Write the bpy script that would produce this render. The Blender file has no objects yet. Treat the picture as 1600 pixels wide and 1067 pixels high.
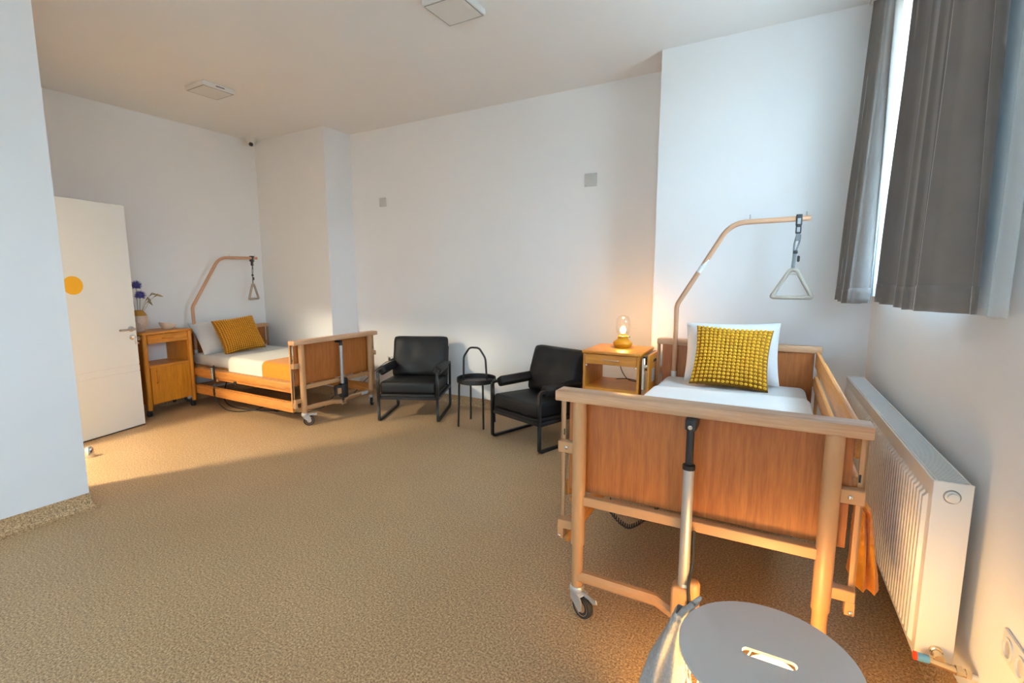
import bpy, bmesh, math, random
from mathutils import Vector, Matrix, noise
from math import sin, cos, pi, radians, hypot, atan2, sqrt
random.seed(7)
S = bpy.context.scene
COL = S.collection
# ------------------------------------------------------------------ camera
CAM_H = 1.42; F_PX = 760.0; PITCH = math.atan(99.5 / F_PX); YAW = radians(29.52)
cd = bpy.data.cameras.new('camera'); cam = bpy.data.objects.new('camera', cd); COL.objects.link(cam)
cd.sensor_fit = 'HORIZONTAL'; cd.sensor_width = 36.0; cd.lens = 36.0 * F_PX / 1600.0; cd.clip_start = 0.02
cam.location = (0, 0, CAM_H)
cam.rotation_euler = (pi / 2 - PITCH, 0, YAW)
S.camera = cam
# ------------------------------------------------------------------ world, exposure
S.view_settings.view_transform = 'Standard'; S.view_settings.look = 'None'
S.view_settings.gamma = 1.0; S.view_settings.use_curve_mapping = False
S.view_settings.exposure = 0.24
W = bpy.data.worlds.new('world'); S.world = W; W.use_nodes = True
bg = W.node_tree.nodes['Background']
SKY = (0.56, 0.77, 1.0); SKY_STRENGTH = 99.0
bg.inputs['Strength'].default_value = SKY_STRENGTH
nt_ = W.node_tree; tcw = nt_.nodes.new('ShaderNodeTexCoord'); sp_ = nt_.nodes.new('ShaderNodeSeparateXYZ'); rp_ = nt_.nodes.new('ShaderNodeValToRGB')
nt_.links.new(tcw.outputs['Generated'], sp_.inputs[0]); mw = nt_.nodes.new('ShaderNodeMapRange'); mw.inputs['From Min'].default_value = -1.0
nt_.links.new(sp_.outputs['Z'], mw.inputs['Value']); nt_.links.new(mw.outputs[0], rp_.inputs['Fac']); nt_.links.new(rp_.outputs['Color'], bg.inputs['Color'])
er = rp_.color_ramp.elements                   # ground below the horizon, even overcast sky above it
er[0].position = 0.49; er[0].color = (0.17, 0.17, 0.16, 1); er[1].position = 0.51; er[1].color = (*SKY, 1)
S.cycles.max_bounces = 10; S.cycles.diffuse_bounces = 6; S.cycles.transparent_max_bounces = 16
S.cycles.sample_clamp_indirect = 6.0
# right wall frame: corner with the back pier, turned a little
RW = (0.485, 3.995); RW_ROT = math.atan(0.04)
WIN = (0.36, 1.60, 1.34, 2.98)      # distance from corner along the wall (near, far), sill, head
def rw(d, s, z):                     # d = off the wall, s = along the wall from the corner
    c, n = cos(RW_ROT), sin(RW_ROT)
    return Vector((RW[0] - d * c + s * n, RW[1] - d * n - s * c, z))
def portal(name, win):
    ld = bpy.data.lights.new(name, 'AREA'); ld.shape = 'RECTANGLE'
    ld.size = win[3] - win[2]; ld.size_y = win[1] - win[0]; ld.cycles.is_portal = True
    o = bpy.data.objects.new(name, ld); COL.objects.link(o)
    o.location = rw(-0.28, (win[0] + win[1]) / 2, (win[2] + win[3]) / 2)
    o.rotation_euler = (0, pi / 2, RW_ROT)
FILL_WIN = (4.3, 6.1, 0.95, 2.45)       # second right-wall window, unseen, added for fill daylight
portal('window_daylight', WIN); portal('window_daylight', FILL_WIN)  # the latter portal serves the added fill window
FILL_REARWIN = (-2.9, -0.3, 0.85, 2.45)   # wide unseen rear window added for soft fill: x0, x1, sill, head
ld = bpy.data.lights.new('rear_fill_daylight', 'AREA'); ld.shape = 'RECTANGLE'; ld.size = 2.6; ld.size_y = 1.6; ld.cycles.is_portal = True
lo = bpy.data.objects.new('rear_fill_daylight', ld); COL.objects.link(lo); lo.location = (-1.6, -3.45, 1.65); lo.rotation_euler = (pi / 2, 0, 0)  # portal of the rear window put in as fill

# ------------------------------------------------------------------ helpers
def lin(h):
    h = h.lstrip('#'); v = [int(h[i:i + 2], 16) / 255 for i in (0, 2, 4)]
    return tuple(c / 12.92 if c <= 0.04045 else ((c + 0.055) / 1.055) ** 2.4 for c in v)
def mat(name, col, rough=0.5, metal=0.0, var=0.0, vscale=8.0, bump=0.0, bscale=60.0, emit=None, estr=0.0, spec=0.5, sheen=0.0):
    m = bpy.data.materials.new(name); m.use_nodes = True
    nt = m.node_tree; b = nt.nodes['Principled BSDF']
    b.inputs['Base Color'].default_value = (*col, 1); b.inputs['Roughness'].default_value = rough
    b.inputs['Metallic'].default_value = metal; b.inputs['Specular IOR Level'].default_value = spec
    if sheen: b.inputs['Sheen Weight'].default_value = sheen
    if emit: b.inputs['Emission Color'].default_value = (*emit, 1); b.inputs['Emission Strength'].default_value = estr
    tc = nt.nodes.new('ShaderNodeTexCoord')
    if var or bump:
        n = nt.nodes.new('ShaderNodeTexNoise'); n.inputs['Scale'].default_value = vscale; n.inputs['Detail'].default_value = 4
        nt.links.new(tc.outputs['Object'], n.inputs['Vector'])
    if var:
        r = nt.nodes.new('ShaderNodeValToRGB')
        r.color_ramp.elements[0].color = (*[c * (1 - var) for c in col], 1); r.color_ramp.elements[0].position = 0.3
        r.color_ramp.elements[1].color = (*[min(1, c * (1 + var)) for c in col], 1); r.color_ramp.elements[1].position = 0.7
        nt.links.new(n.outputs['Fac'], r.inputs['Fac']); nt.links.new(r.outputs['Color'], b.inputs['Base Color'])
    if bump:
        n2 = nt.nodes.new('ShaderNodeTexNoise'); n2.inputs['Scale'].default_value = bscale; n2.inputs['Detail'].default_value = 3
        nt.links.new(tc.outputs['Object'], n2.inputs['Vector'])
        bp = nt.nodes.new('ShaderNodeBump'); bp.inputs['Strength'].default_value = bump; bp.inputs['Distance'].default_value = 0.004
        nt.links.new(n2.outputs['Fac'], bp.inputs['Height']); nt.links.new(bp.outputs['Normal'], b.inputs['Normal'])
    return m
def wood(name, c1, c2, axis, rough=0.4, scale=9.0):
    m = bpy.data.materials.new(name); m.use_nodes = True; nt = m.node_tree; b = nt.nodes['Principled BSDF']
    tc = nt.nodes.new('ShaderNodeTexCoord'); mp = nt.nodes.new('ShaderNodeMapping')
    sc = [scale * 5] * 3; sc[axis] = scale * 0.35; mp.inputs['Scale'].default_value = sc
    nt.links.new(tc.outputs['Object'], mp.inputs['Vector'])
    n = nt.nodes.new('ShaderNodeTexNoise'); n.inputs['Scale'].default_value = 1.0; n.inputs['Detail'].default_value = 6; n.inputs['Distortion'].default_value = 0.6
    nt.links.new(mp.outputs['Vector'], n.inputs['Vector'])
    mp2 = nt.nodes.new('ShaderNodeMapping'); sc2 = [scale * 22] * 3; sc2[axis] = scale * 1.3; mp2.inputs['Scale'].default_value = sc2
    nt.links.new(tc.outputs['Object'], mp2.inputs['Vector'])
    n2 = nt.nodes.new('ShaderNodeTexNoise'); n2.inputs['Scale'].default_value = 1.0; n2.inputs['Detail'].default_value = 2
    nt.links.new(mp2.outputs['Vector'], n2.inputs['Vector'])
    mx = nt.nodes.new('ShaderNodeMath'); mx.operation = 'MULTIPLY_ADD'; mx.inputs[1].default_value = 0.45
    nt.links.new(n2.outputs['Fac'], mx.inputs[0])
    m3 = nt.nodes.new('ShaderNodeMath'); m3.operation = 'MULTIPLY'; m3.inputs[1].default_value = 0.55
    nt.links.new(n.outputs['Fac'], m3.inputs[0]); nt.links.new(m3.outputs[0], mx.inputs[2])
    r = nt.nodes.new('ShaderNodeValToRGB')
    r.color_ramp.elements[0].color = (*c1, 1); r.color_ramp.elements[0].position = 0.36
    r.color_ramp.elements[1].color = (*c2, 1); r.color_ramp.elements[1].position = 0.62
    nt.links.new(mx.outputs[0], r.inputs['Fac']); nt.links.new(r.outputs['Color'], b.inputs['Base Color'])
    b.inputs['Roughness'].default_value = rough
    return m
def thin_glass(name, tint=(1, 1, 1), gloss=0.06, rough=0.02):
    m = bpy.data.materials.new(name); m.use_nodes = True; nt = m.node_tree
    for n in list(nt.nodes):
        if n.type != 'OUTPUT_MATERIAL': nt.nodes.remove(n)
    out = [n for n in nt.nodes if n.type == 'OUTPUT_MATERIAL'][0]
    t = nt.nodes.new('ShaderNodeBsdfTransparent'); t.inputs['Color'].default_value = (*tint, 1)
    g = nt.nodes.new('ShaderNodeBsdfGlossy'); g.inputs['Roughness'].default_value = rough
    lw = nt.nodes.new('ShaderNodeLayerWeight'); lw.inputs['Blend'].default_value = 0.25
    ml = nt.nodes.new('ShaderNodeMath'); ml.operation = 'MULTIPLY_ADD'; ml.inputs[1].default_value = gloss * 4; ml.inputs[2].default_value = 0.02
    nt.links.new(lw.outputs['Facing'], ml.inputs[0])
    mx = nt.nodes.new('ShaderNodeMixShader')
    nt.links.new(ml.outputs[0], mx.inputs['Fac']); nt.links.new(t.outputs[0], mx.inputs[1]); nt.links.new(g.outputs[0], mx.inputs[2])
    nt.links.new(mx.outputs[0], out.inputs['Surface']); return m
def sheer_mat(name, col, tp=0.35):
    m = bpy.data.materials.new(name); m.use_nodes = True; nt = m.node_tree
    for n in list(nt.nodes):
        if n.type != 'OUTPUT_MATERIAL': nt.nodes.remove(n)
    out = [n for n in nt.nodes if n.type == 'OUTPUT_MATERIAL'][0]
    t = nt.nodes.new('ShaderNodeBsdfTransparent'); tl = nt.nodes.new('ShaderNodeBsdfTranslucent'); d = nt.nodes.new('ShaderNodeBsdfDiffuse')
    tl.inputs['Color'].default_value = (*col, 1); d.inputs['Color'].default_value = (*col, 1)
    a = nt.nodes.new('ShaderNodeMixShader'); a.inputs[0].default_value = 0.5
    b = nt.nodes.new('ShaderNodeMixShader')
    wv = nt.nodes.new('ShaderNodeTexNoise'); wv.inputs['Scale'].default_value = 900
    tc = nt.nodes.new('ShaderNodeTexCoord'); nt.links.new(tc.outputs['Object'], wv.inputs['Vector'])
    mr = nt.nodes.new('ShaderNodeMapRange'); mr.inputs['To Min'].default_value = 1 - tp - 0.15; mr.inputs['To Max'].default_value = 1 - tp + 0.15
    nt.links.new(wv.outputs['Fac'], mr.inputs['Value']); nt.links.new(mr.outputs[0], b.inputs[0])
    nt.links.new(tl.outputs[0], a.inputs[1]); nt.links.new(d.outputs[0], a.inputs[2])
    nt.links.new(t.outputs[0], b.inputs[1]); nt.links.new(a.outputs[0], b.inputs[2])
    nt.links.new(b.outputs[0], out.inputs['Surface']); return m

class MB:
    def __init__(s): s.v = []; s.f = []
    def add(s, vs, fs):
        o = len(s.v); s.v += [tuple(v) for v in vs]; s.f += [tuple(i + o for i in f) for f in fs]; return s
    def box(s, x0, x1, y0, y1, z0, z1, bev=0.0, M=None, seg=1):
        if x0 > x1: x0, x1 = x1, x0
        if y0 > y1: y0, y1 = y1, y0
        bm = bmesh.new(); bmesh.ops.create_cube(bm, size=1.0)
        for v in bm.verts: v.co = Vector(((x0 + x1) / 2 + v.co.x * (x1 - x0), (y0 + y1) / 2 + v.co.y * (y1 - y0), (z0 + z1) / 2 + v.co.z * (z1 - z0)))
        if bev: bmesh.ops.bevel(bm, geom=bm.edges[:], offset=bev, segments=seg, affect='EDGES', profile=0.5)
        if M: bmesh.ops.transform(bm, matrix=M, verts=bm.verts[:])
        bm.verts.index_update(); s.add([v.co for v in bm.verts], [[v.index for v in f.verts] for f in bm.faces]); bm.free(); return s
    def tube(s, pts, r, n=10, closed=False, cap=True, flat=1.0, up=None):
        pts = [Vector(p) for p in pts]; N = len(pts)
        rr = r if isinstance(r, (list, tuple)) else [r] * N
        ref = None; rings = []
        for i, p in enumerate(pts):
            a = pts[(i - 1) % N] if (closed or i > 0) else None; b = pts[(i + 1) % N] if (closed or i < N - 1) else None
            t = Vector()
            if a is not None: t += (p - a).normalized()
            if b is not None: t += (b - p).normalized()
            if t.length < 1e-6: t = (b - p) if b is not None else (p - a)
            t.normalize()
            if ref is None:
                u = Vector(up) if up else (Vector((0, 0, 1)) if abs(t.z) < 0.9 else Vector((1, 0, 0)))
                ref = (u - t * u.dot(t)).normalized()
            else:
                ref = (ref - t * ref.dot(t))
                ref = ref.normalized() if ref.length > 1e-5 else t.orthogonal().normalized()
            bi = t.cross(ref)
            k = 1.0
            if a is not None and b is not None:
                cs = (p - a).normalized().dot((b - p).normalized()); k = 1 / max(0.6, sqrt(max(0.0, (1 + cs) / 2)))
            rings.append([p + ref * (cos(2 * pi * (j + .5) / n) * rr[i] * k) + bi * (sin(2 * pi * (j + .5) / n) * rr[i] * flat * k) for j in range(n)])
        vs = [v for rg in rings for v in rg]; fs = []
        for i in range(N if closed else N - 1):
            i2 = (i + 1) % N
            for j in range(n): fs.append((i * n + j, i * n + (j + 1) % n, i2 * n + (j + 1) % n, i2 * n + j))
        if cap and not closed: fs.append(tuple(range(n - 1, -1, -1))); fs.append(tuple((N - 1) * n + j for j in range(n)))
        return s.add(vs, fs)
    def lathe(s, prof, n=24, c=(0, 0, 0), M=None):
        vs = []; fs = []
        for r, z in prof:
            for j in range(n): vs.append(Vector((r * cos(2 * pi * j / n), r * sin(2 * pi * j / n), z)))
        for i in range(len(prof) - 1):
            for j in range(n): fs.append((i * n + j, i * n + (j + 1) % n, (i + 1) * n + (j + 1) % n, (i + 1) * n + j))
        if prof[0][0] > 1e-4: fs.append(tuple(range(n - 1, -1, -1)))
        if prof[-1][0] > 1e-4: fs.append(tuple((len(prof) - 1) * n + j for j in range(n)))
        vs = [(M @ v if M else v) + Vector(c) for v in vs]
        return s.add(vs, fs)
    def ell(s, c, r, n=10, m=6, M=None):
        prof = [(max(1e-5, sin(pi * i / m)), -cos(pi * i / m)) for i in range(m + 1)]
        vs = []; fs = []
        for a, z in prof:
            for j in range(n):
                v = Vector((a * cos(2 * pi * j / n) * r[0], a * sin(2 * pi * j / n) * r[1], z * r[2]))
                vs.append((M @ v if M else v) + Vector(c))
        for i in range(m):
            for j in range(n): fs.append((i * n + j, i * n + (j + 1) % n, (i + 1) * n + (j + 1) % n, (i + 1) * n + j))
        return s.add(vs, fs)
    def grid(s, fn, nu, nv, thick=None):
        vs = [fn(i / nu, j / nv) for i in range(nu + 1) for j in range(nv + 1)]
        fs = [(i * (nv + 1) + j, (i + 1) * (nv + 1) + j, (i + 1) * (nv + 1) + j + 1, i * (nv + 1) + j + 1) for i in range(nu) for j in range(nv)]
        return s.add(vs, fs)
    def build(s, name, m, parent=None, smooth=True, ang=40, kind=None, label=None):
        me = bpy.data.meshes.new(name); me.from_pydata(s.v, [], s.f)
        bm = bmesh.new(); bm.from_mesh(me); bmesh.ops.remove_doubles(bm, verts=bm.verts[:], dist=1e-6)
        bmesh.ops.recalc_face_normals(bm, faces=bm.faces[:]); bm.to_mesh(me); bm.free()
        if smooth:
            for p in me.polygons: p.use_smooth = True
            me.set_sharp_from_angle(angle=radians(ang))
        me.materials.append(m); o = bpy.data.objects.new(name, me); COL.objects.link(o)
        if parent: o.parent = parent
        if kind: o['kind'] = kind
        if label: o['label'] = label
        return o
def tag(o, label, cat, group=None):
    o['label'] = label; o['category'] = cat
    if group: o['group'] = group
    return o
def empty(name, loc, rz=0.0, label=None, cat=None, group=None, kind=None):
    o = bpy.data.objects.new(name, None); o.empty_display_size = 0.1; COL.objects.link(o)
    o.location = loc; o.rotation_euler = (0, 0, rz)
    if label: o['label'] = label
    if cat: o['category'] = cat
    if group: o['group'] = group
    if kind: o['kind'] = kind
    return o
def bend(pts, r, n=6):                       # round the corners of a polyline
    pts = [Vector(p) for p in pts]; out = [pts[0]]
    for i in range(1, len(pts) - 1):
        a, b, c = pts[i - 1], pts[i], pts[i + 1]
        d = min(r, (a - b).length * .49, (c - b).length * .49)
        p = b + (a - b).normalized() * d; q = b + (c - b).normalized() * d
        for k in range(n + 1):
            t = k / n; out.append(p * (1 - t) ** 2 + b * 2 * t * (1 - t) + q * t * t)
    return out + [pts[-1]]
def solid(o, t, off=0.0):
    md = o.modifiers.new('thickness', 'SOLIDIFY'); md.thickness = t; md.offset = off; return o
def copy_tree(o, parent=None):
    c = o.copy(); COL.objects.link(c); c.parent = parent
    for ch in list(o.children): copy_tree(ch, c)
    return c
RX = lambda a: Matrix.Rotation(a, 4, 'X')
RY = lambda a: Matrix.Rotation(a, 4, 'Y')
RZ = lambda a: Matrix.Rotation(a, 4, 'Z')
T = lambda x, y, z: Matrix.Translation((x, y, z))

# ------------------------------------------------------------------ materials
M = {}
M['paint'] = mat('white_wall_paint', (0.84, 0.845, 0.845), 0.75, var=0.012, vscale=2.0, bump=0.03, bscale=220)
M['ceil'] = mat('ceiling_paint', (0.82, 0.82, 0.81), 0.8, var=0.01, vscale=2)
M['door'] = mat('door_white', (0.80, 0.82, 0.81), 0.4)
M['dot'] = mat('yellow_print', lin('#e3a60f'), 0.5)
M['steel'] = mat('brushed_steel', (0.55, 0.53, 0.50), 0.3, 1.0, bump=0.02)
M['chrome'] = mat('chrome', (0.75, 0.75, 0.74), 0.12, 1.0)
M['alu'] = mat('aluminium', (0.60, 0.60, 0.60), 0.42, 0.65)
M['panel'] = wood('beech_panel', (0.30, 0.080, 0.011), (0.42, 0.130, 0.022), 2, 0.5, 12)
M['slat'] = wood('beech_slat', (0.50, 0.185, 0.035), (0.70, 0.30, 0.070), 1, 0.45)
M['railtop'] = wood('beech_rail', lin('#b58560'), lin('#cda27c'), 0, 0.4, 6)
M['lacq'] = mat('tan_lacquered_steel', lin('#b98a5e'), 0.4, var=0.02)
M['pole'] = mat('tan_pole_lacquer', lin('#bf9272'), 0.35, var=0.02)
M['cabz'] = wood('beech_cabinet_upright', (0.45, 0.150, 0.009), (0.64, 0.245, 0.018), 2, 0.42)
M['cabx'] = wood('beech_cabinet_flat', (0.46, 0.155, 0.011), (0.66, 0.255, 0.022), 0, 0.4)
M['black'] = mat('black_lacquered_steel', (0.012, 0.012, 0.013), 0.42)
M['leather'] = mat('black_leather', (0.009, 0.009, 0.010), 0.5, bump=0.2, bscale=90, var=0.1, vscale=30, spec=0.3)
M['plastic'] = mat('black_plastic', (0.018, 0.018, 0.02), 0.45, var=0.05)
M['rubber'] = mat('black_rubber', (0.02, 0.02, 0.02), 0.7, var=0.05)
M['greyp'] = mat('grey_plastic', (0.32, 0.32, 0.31), 0.5, var=0.03)
M['whitep'] = mat('white_plastic', (0.72, 0.72, 0.70), 0.4, var=0.01)
M['offp'] = mat('off_white_cover_plate', (0.56, 0.555, 0.53), 0.45, var=0.01)
M['linen'] = mat('white_linen', (0.80, 0.80, 0.79), 0.85, var=0.02, vscale=6, bump=0.25, bscale=14, sheen=0.2)
M['sheet'] = mat('light_grey_sheet', (0.60, 0.60, 0.60), 0.85, var=0.03, vscale=6, bump=0.25, bscale=16, sheen=0.2)
M['cream'] = mat('cream_blanket', (0.78, 0.76, 0.68), 0.9, var=0.02, vscale=6, bump=0.2, bscale=20, sheen=0.2)
M['orange'] = mat('orange_knit', lin('#de8a12'), 0.9, var=0.06, vscale=40, bump=0.5, bscale=130, sheen=0.2)
M['must_base'] = mat('mustard_knit_ground', lin('#8f5f0c'), 0.95, var=0.1, vscale=60)
M['must'] = mat('mustard_knit_bobbles', lin('#e2ab06'), 0.9, var=0.1, vscale=50, bump=0.3, bscale=300, sheen=0.15)
M['must2'] = mat('ochre_knit_bobbles', lin('#d8920c'), 0.9, var=0.1, vscale=50, bump=0.3, bscale=300, sheen=0.15)
M['curtain'] = mat('taupe_velvet', (0.18, 0.158, 0.143), 0.8, var=0.06, vscale=10, bump=0.1, bscale=40, sheen=0.9)
M['sheer'] = sheer_mat('sheer_voile', (0.86, 0.93, 0.97), 0.35)
M['screen'] = sheer_mat('fill_screen_fabric', (0.5, 0.51, 0.52), 0.15)  # unseen blind, its transparency sets the fill from the added rear window
M['screen2'] = sheer_mat('light_fill_screen_fabric', (0.55, 0.56, 0.57), 0.31)  # same for the added right-wall window, letting more fill through
M['glass'] = thin_glass('clear_glass', (1, 1, 1), 0.13)
M['pane'] = thin_glass('window_glass', (0.95, 0.98, 0.97))
M['frame'] = mat('white_window_frame', (0.75, 0.76, 0.76), 0.35, var=0.01)
M['rad'] = mat('radiator_enamel', (0.78, 0.77, 0.745), 0.35, var=0.01)
M['radtop'] = mat('radiator_grille_enamel', (0.66, 0.68, 0.69), 0.4, var=0.02)
M['dark'] = mat('dark_gap', (0.03, 0.03, 0.03), 0.8, var=0.05)
M['lampy'] = mat('mustard_lamp_base', lin('#c98a08'), 0.4, var=0.02)
M['bulb'] = mat('lamp_bulb', (1, .9, .7), 0.4, emit=(1.0, 0.48, 0.11), estr=340.0)
M['globe'] = mat('warm_globe', (1, .9, .7), 0.4, emit=(1.0, 0.56, 0.17), estr=46.0)
M['ant'] = mat('anteroom_ceiling_lamp', (1, 1, 1), 0.4, emit=(1.0, 0.86, 0.61), estr=840.0)
M['diff'] = mat('white_diffuser', (0.70, 0.685, 0.65), 0.35, var=0.01)
M['lid'] = mat('pale_grey_white_lid', (0.61, 0.63, 0.64), 0.45, var=0.01)
M['wire'] = mat('white_wire', (0.75, 0.74, 0.70), 0.4, var=0.01)
M['greyc'] = mat('grey_knit_cloth', lin("#a6a4a1"), 0.95, var=0.15, vscale=120, bump=0.5, bscale=200)
M['ceramic'] = mat('pale_stoneware', lin('#cbb6a6'), 0.6, var=0.12, vscale=40, bump=0.4, bscale=50)
M['vband'] = mat('brown_glaze', lin('#a8741e'), 0.4, var=0.08, vscale=20)
M['bowl'] = mat('cream_ceramic', lin('#d9cbb9'), 0.45, var=0.02)
M['thistle'] = mat('violet_petals', lin('#5a54a0'), 0.8, var=0.2, vscale=90)
M['stem'] = mat('green_stem', lin('#5a6040'), 0.7, var=0.1, vscale=40)
M['straw'] = mat('dry_straw', lin('#a8987a'), 0.9, var=0.15, vscale=80)
M['red'] = mat('red_plastic', lin('#e0451c'), 0.4); M['blue'] = mat('blue_plastic', lin('#5c98c4'), 0.4)
M['brass'] = mat('nickel_plated_brass', (0.62, 0.54, 0.40), 0.25, 1.0)
M['print'] = mat('paper_label', (0.7, 0.72, 0.72), 0.6, var=0.25, vscale=180)
def floor_mat():
    m = bpy.data.materials.new('speckled_vinyl'); m.use_nodes = True; nt = m.node_tree; b = nt.nodes['Principled BSDF']
    tc = nt.nodes.new('ShaderNodeTexCoord')
    def nz(sc, det=2, rough=0.6):
        n = nt.nodes.new('ShaderNodeTexNoise'); n.inputs['Scale'].default_value = sc; n.inputs['Detail'].default_value = det; n.inputs['Roughness'].default_value = rough
        nt.links.new(tc.outputs['Object'], n.inputs['Vector']); return n
    a = nz(120, 3, 0.8); r = nt.nodes.new('ShaderNodeValToRGB'); e = r.color_ramp.elements
    e[0].position = 0.33; e[0].color = (0.150, 0.083, 0.037, 1); e[1].position = 0.66; e[1].color = (0.74, 0.515, 0.29, 1)
    k = e.new(0.5); k.color = (0.425, 0.265, 0.135, 1)
    nt.links.new(a.outputs['Fac'], r.inputs['Fac'])
    c = nz(1.3, 3); mr = nt.nodes.new('ShaderNodeMapRange'); mr.inputs['To Min'].default_value = 0.88; mr.inputs['To Max'].default_value = 1.12
    nt.links.new(c.outputs['Fac'], mr.inputs['Value'])
    mx = nt.nodes.new('ShaderNodeMix'); mx.data_type = 'RGBA'; mx.blend_type = 'MULTIPLY'; mx.inputs['Factor'].default_value = 1
    nt.links.new(r.outputs['Color'], mx.inputs[6]); nt.links.new(mr.outputs[0], mx.inputs[7]); nt.links.new(mx.outputs[2], b.inputs['Base Color'])
    b.inputs['Roughness'].default_value = 0.5; b.inputs['Specular IOR Level'].default_value = 0.3
    bp = nt.nodes.new('ShaderNodeBump'); bp.inputs['Strength'].default_value = 0.12; bp.inputs['Distance'].default_value = 0.002
    nt.links.new(a.outputs['Fac'], bp.inputs['Height']); nt.links.new(bp.outputs['Normal'], b.inputs['Normal'])
    return m
M['floor'] = floor_mat()

# ------------------------------------------------------------------ the room
ZC = 3.133; XL = -6.02; YB = 4.387; YP = 3.995; XF = -3.695; YF = 1.205; YE = -3.2
P1 = -4.735; P2 = -0.951                    # inner edges of the two piers
def struct(name, mb, m, parent=None, smooth=True): return mb.build(name, m, parent, smooth, kind='structure')
fl = struct('floor', MB().box(-6.3, 1.3, YE - .2, 4.7, -0.1, 0.0), M['floor'])
fl['label'] = 'speckled tan vinyl floor'
struct('ceiling', MB().box(-6.3, 1.3, YE - .2, 4.7, ZC, ZC + 0.12), M['ceil'])
struct('wall_left', MB().box(XL - .15, XL, YE - .2, 4.6, 0, ZC), M['paint'])
struct('wall_back', MB().box(XL, 1.2, YB, YB + .15, 0, ZC), M['paint'])
struct('wall_back_pier_left', MB().box(XL, P1, YP, YB, 0, ZC), M['paint'])
struct('wall_back_pier_right', MB().box(P2, 0.75, YP, YB, 0, ZC), M['paint'])
a, b, z0, z1 = FILL_REARWIN
struct('wall_rear', MB().box(-6.2, a, YE - .15, YE, 0, ZC).box(b, 1.3, YE - .15, YE, 0, ZC).box(a, b, YE - .15, YE, 0, z0).box(a, b, YE - .15, YE, z1, ZC), M['paint'])
we = empty('added_window_2', (0, YE, 0), 0, label='unseen wide window added in the rear wall for fill daylight, with a screen blind', kind='structure')
f = MB()
for (p, q, u, v) in ((a, a + .06, z0, z1), (b - .06, b, z0, z1), (a, b, z0, z0 + .06), (a, b, z1 - .06, z1), ((a + b) / 2 - .04, (a + b) / 2 + .04, z0, z1)): f.box(p, q, -.13, -.07, u, v, .005)
f.build('window_frame', M['frame'], we)
for p, q in ((a + .05, (a + b) / 2 - .03), ((a + b) / 2 + .03, b - .05)): MB().box(p, q, -.102, -.098, z0 + .05, z1 - .05).build('pane', M['pane'], we)
MB().box(a - .02, b + .02, -.02, .06, z0 - .025, z0, .004).build('window_sill', M['frame'], we)
rb = empty('fill_blind', (0, YE, 0), 0, 'pale screen roller blind added to dim the rear fill window', 'blind')
MB().box(a + .005, b - .005, -.032, -.031, z0 + .004, z1 - .04).build('screen', M['screen'], rb)
MB().tube([(a + .005, -.03, z1 - .03), (b - .005, -.03, z1 - .03)], .024, 12).build('roller', M['whitep'], rb)
# entrance room behind the left partition
DX0, DX1, DH = -5.13, -4.14, 2.09
struct('wall_partition', MB().box(XF - .12, XF, YE, YF, 0, ZC)
       .box(XL, DX0, YF - .12, YF, 0, ZC).box(DX1, XF - .12, YF - .12, YF, 0, ZC).box(DX0, DX1, YF - .12, YF, DH, ZC), M['paint'])
struct('ceiling_entrance', MB().box(XL, XF - .12, YE, YF - .12, 2.66, 2.7), M['ceil'])
struct('trim_1', MB().box(DX0 - .02, DX0 + .03, YF - .13, YF + .015, 0, DH + .01, .004)
       .box(DX1 - .03, DX1 + .02, YF - .13, YF + .015, 0, DH + .01, .004).box(DX0, DX1, YF - .13, YF + .015, DH - .03, DH + .01, .004), M['door'])
# right wall with the window
def wall_boxes(mb, wins, s0, s1, t):
    s = s0
    for a, b, z0, z1 in wins:
        mb.box(0, t, -s, -a, 0, ZC); mb.box(0, t, -a, -b, 0, z0); mb.box(0, t, -a, -b, z1, ZC); s = b
    mb.box(0, t, -s, -s1, 0, ZC); return mb
wr = struct('wall_right', wall_boxes(MB(), [WIN, FILL_WIN], 0, 7.3, 0.3), M['paint']); wr.location = (*RW, 0); wr.rotation_euler = (0, 0, RW_ROT)
def window(name, w, label):
    e = empty(name, (*RW, 0), RW_ROT, label=label, kind='structure')
    a, b, z0, z1 = w; x0, x1 = 0.20, 0.26; t = 0.06
    f = MB()
    for (p, q, u, v) in ((a, a + t, z0, z1), (b - t, b, z0, z1), (a, b, z0, z0 + t), (a, b, z1 - t, z1)): f.box(x0, x1, -p, -q, u, v, .005)
    f.build('window_frame', M['frame'], e)
    mid = (a + b) / 2
    for (p, q) in ((a + t - .01, mid), (mid, b - t + .01)):
        s = MB(); k = .05
        for (pp, qq, u, v) in ((p, p + k, z0 + t - .01, z1 - t + .01), (q - k, q, z0 + t - .01, z1 - t + .01), (p + k, q - k, z0 + t - .01, z0 + t + k), (p + k, q - k, z1 - t - k, z1 - t + .01)): s.box(x0 - .015, x1 - .015, -pp, -qq, u, v, .005)
        so = s.build('sash', M['frame'], e)
        MB().box(x0 + .015, x0 + .019, -(p + k - .01), -(q - k + .01), z0 + t + k - .01, z1 - t - k + .01).build('pane', M['pane'], so)
        MB().box(x0 - .04, x0 - .015, -(q - .035), -(q - .015), 1.75, 1.78, .004).box(x0 - .045, x0 - .03, -(q - .035), -(q - .015), 1.66, 1.78, .005).build('handle', M['whitep'], so)
    MB().box(-0.015, x0, -a + .01, -b - .01, z0 - .025, z0, .004).build('window_sill', M['frame'], e)
window('window_1', WIN, 'white framed window behind the taupe curtains'); window('added_window_3', FILL_WIN, 'unseen white framed second window added for fill daylight past the radiator')
rb2 = empty('fill_blind', (*RW, 0), RW_ROT, 'pale screen roller blind added to dim the fill window past the radiator', 'blind')
MB().box(.03, .031, -FILL_WIN[0] - .005, -FILL_WIN[1] + .005, FILL_WIN[2] + .004, FILL_WIN[3] - .04).build('screen', M['screen2'], rb2)
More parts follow.
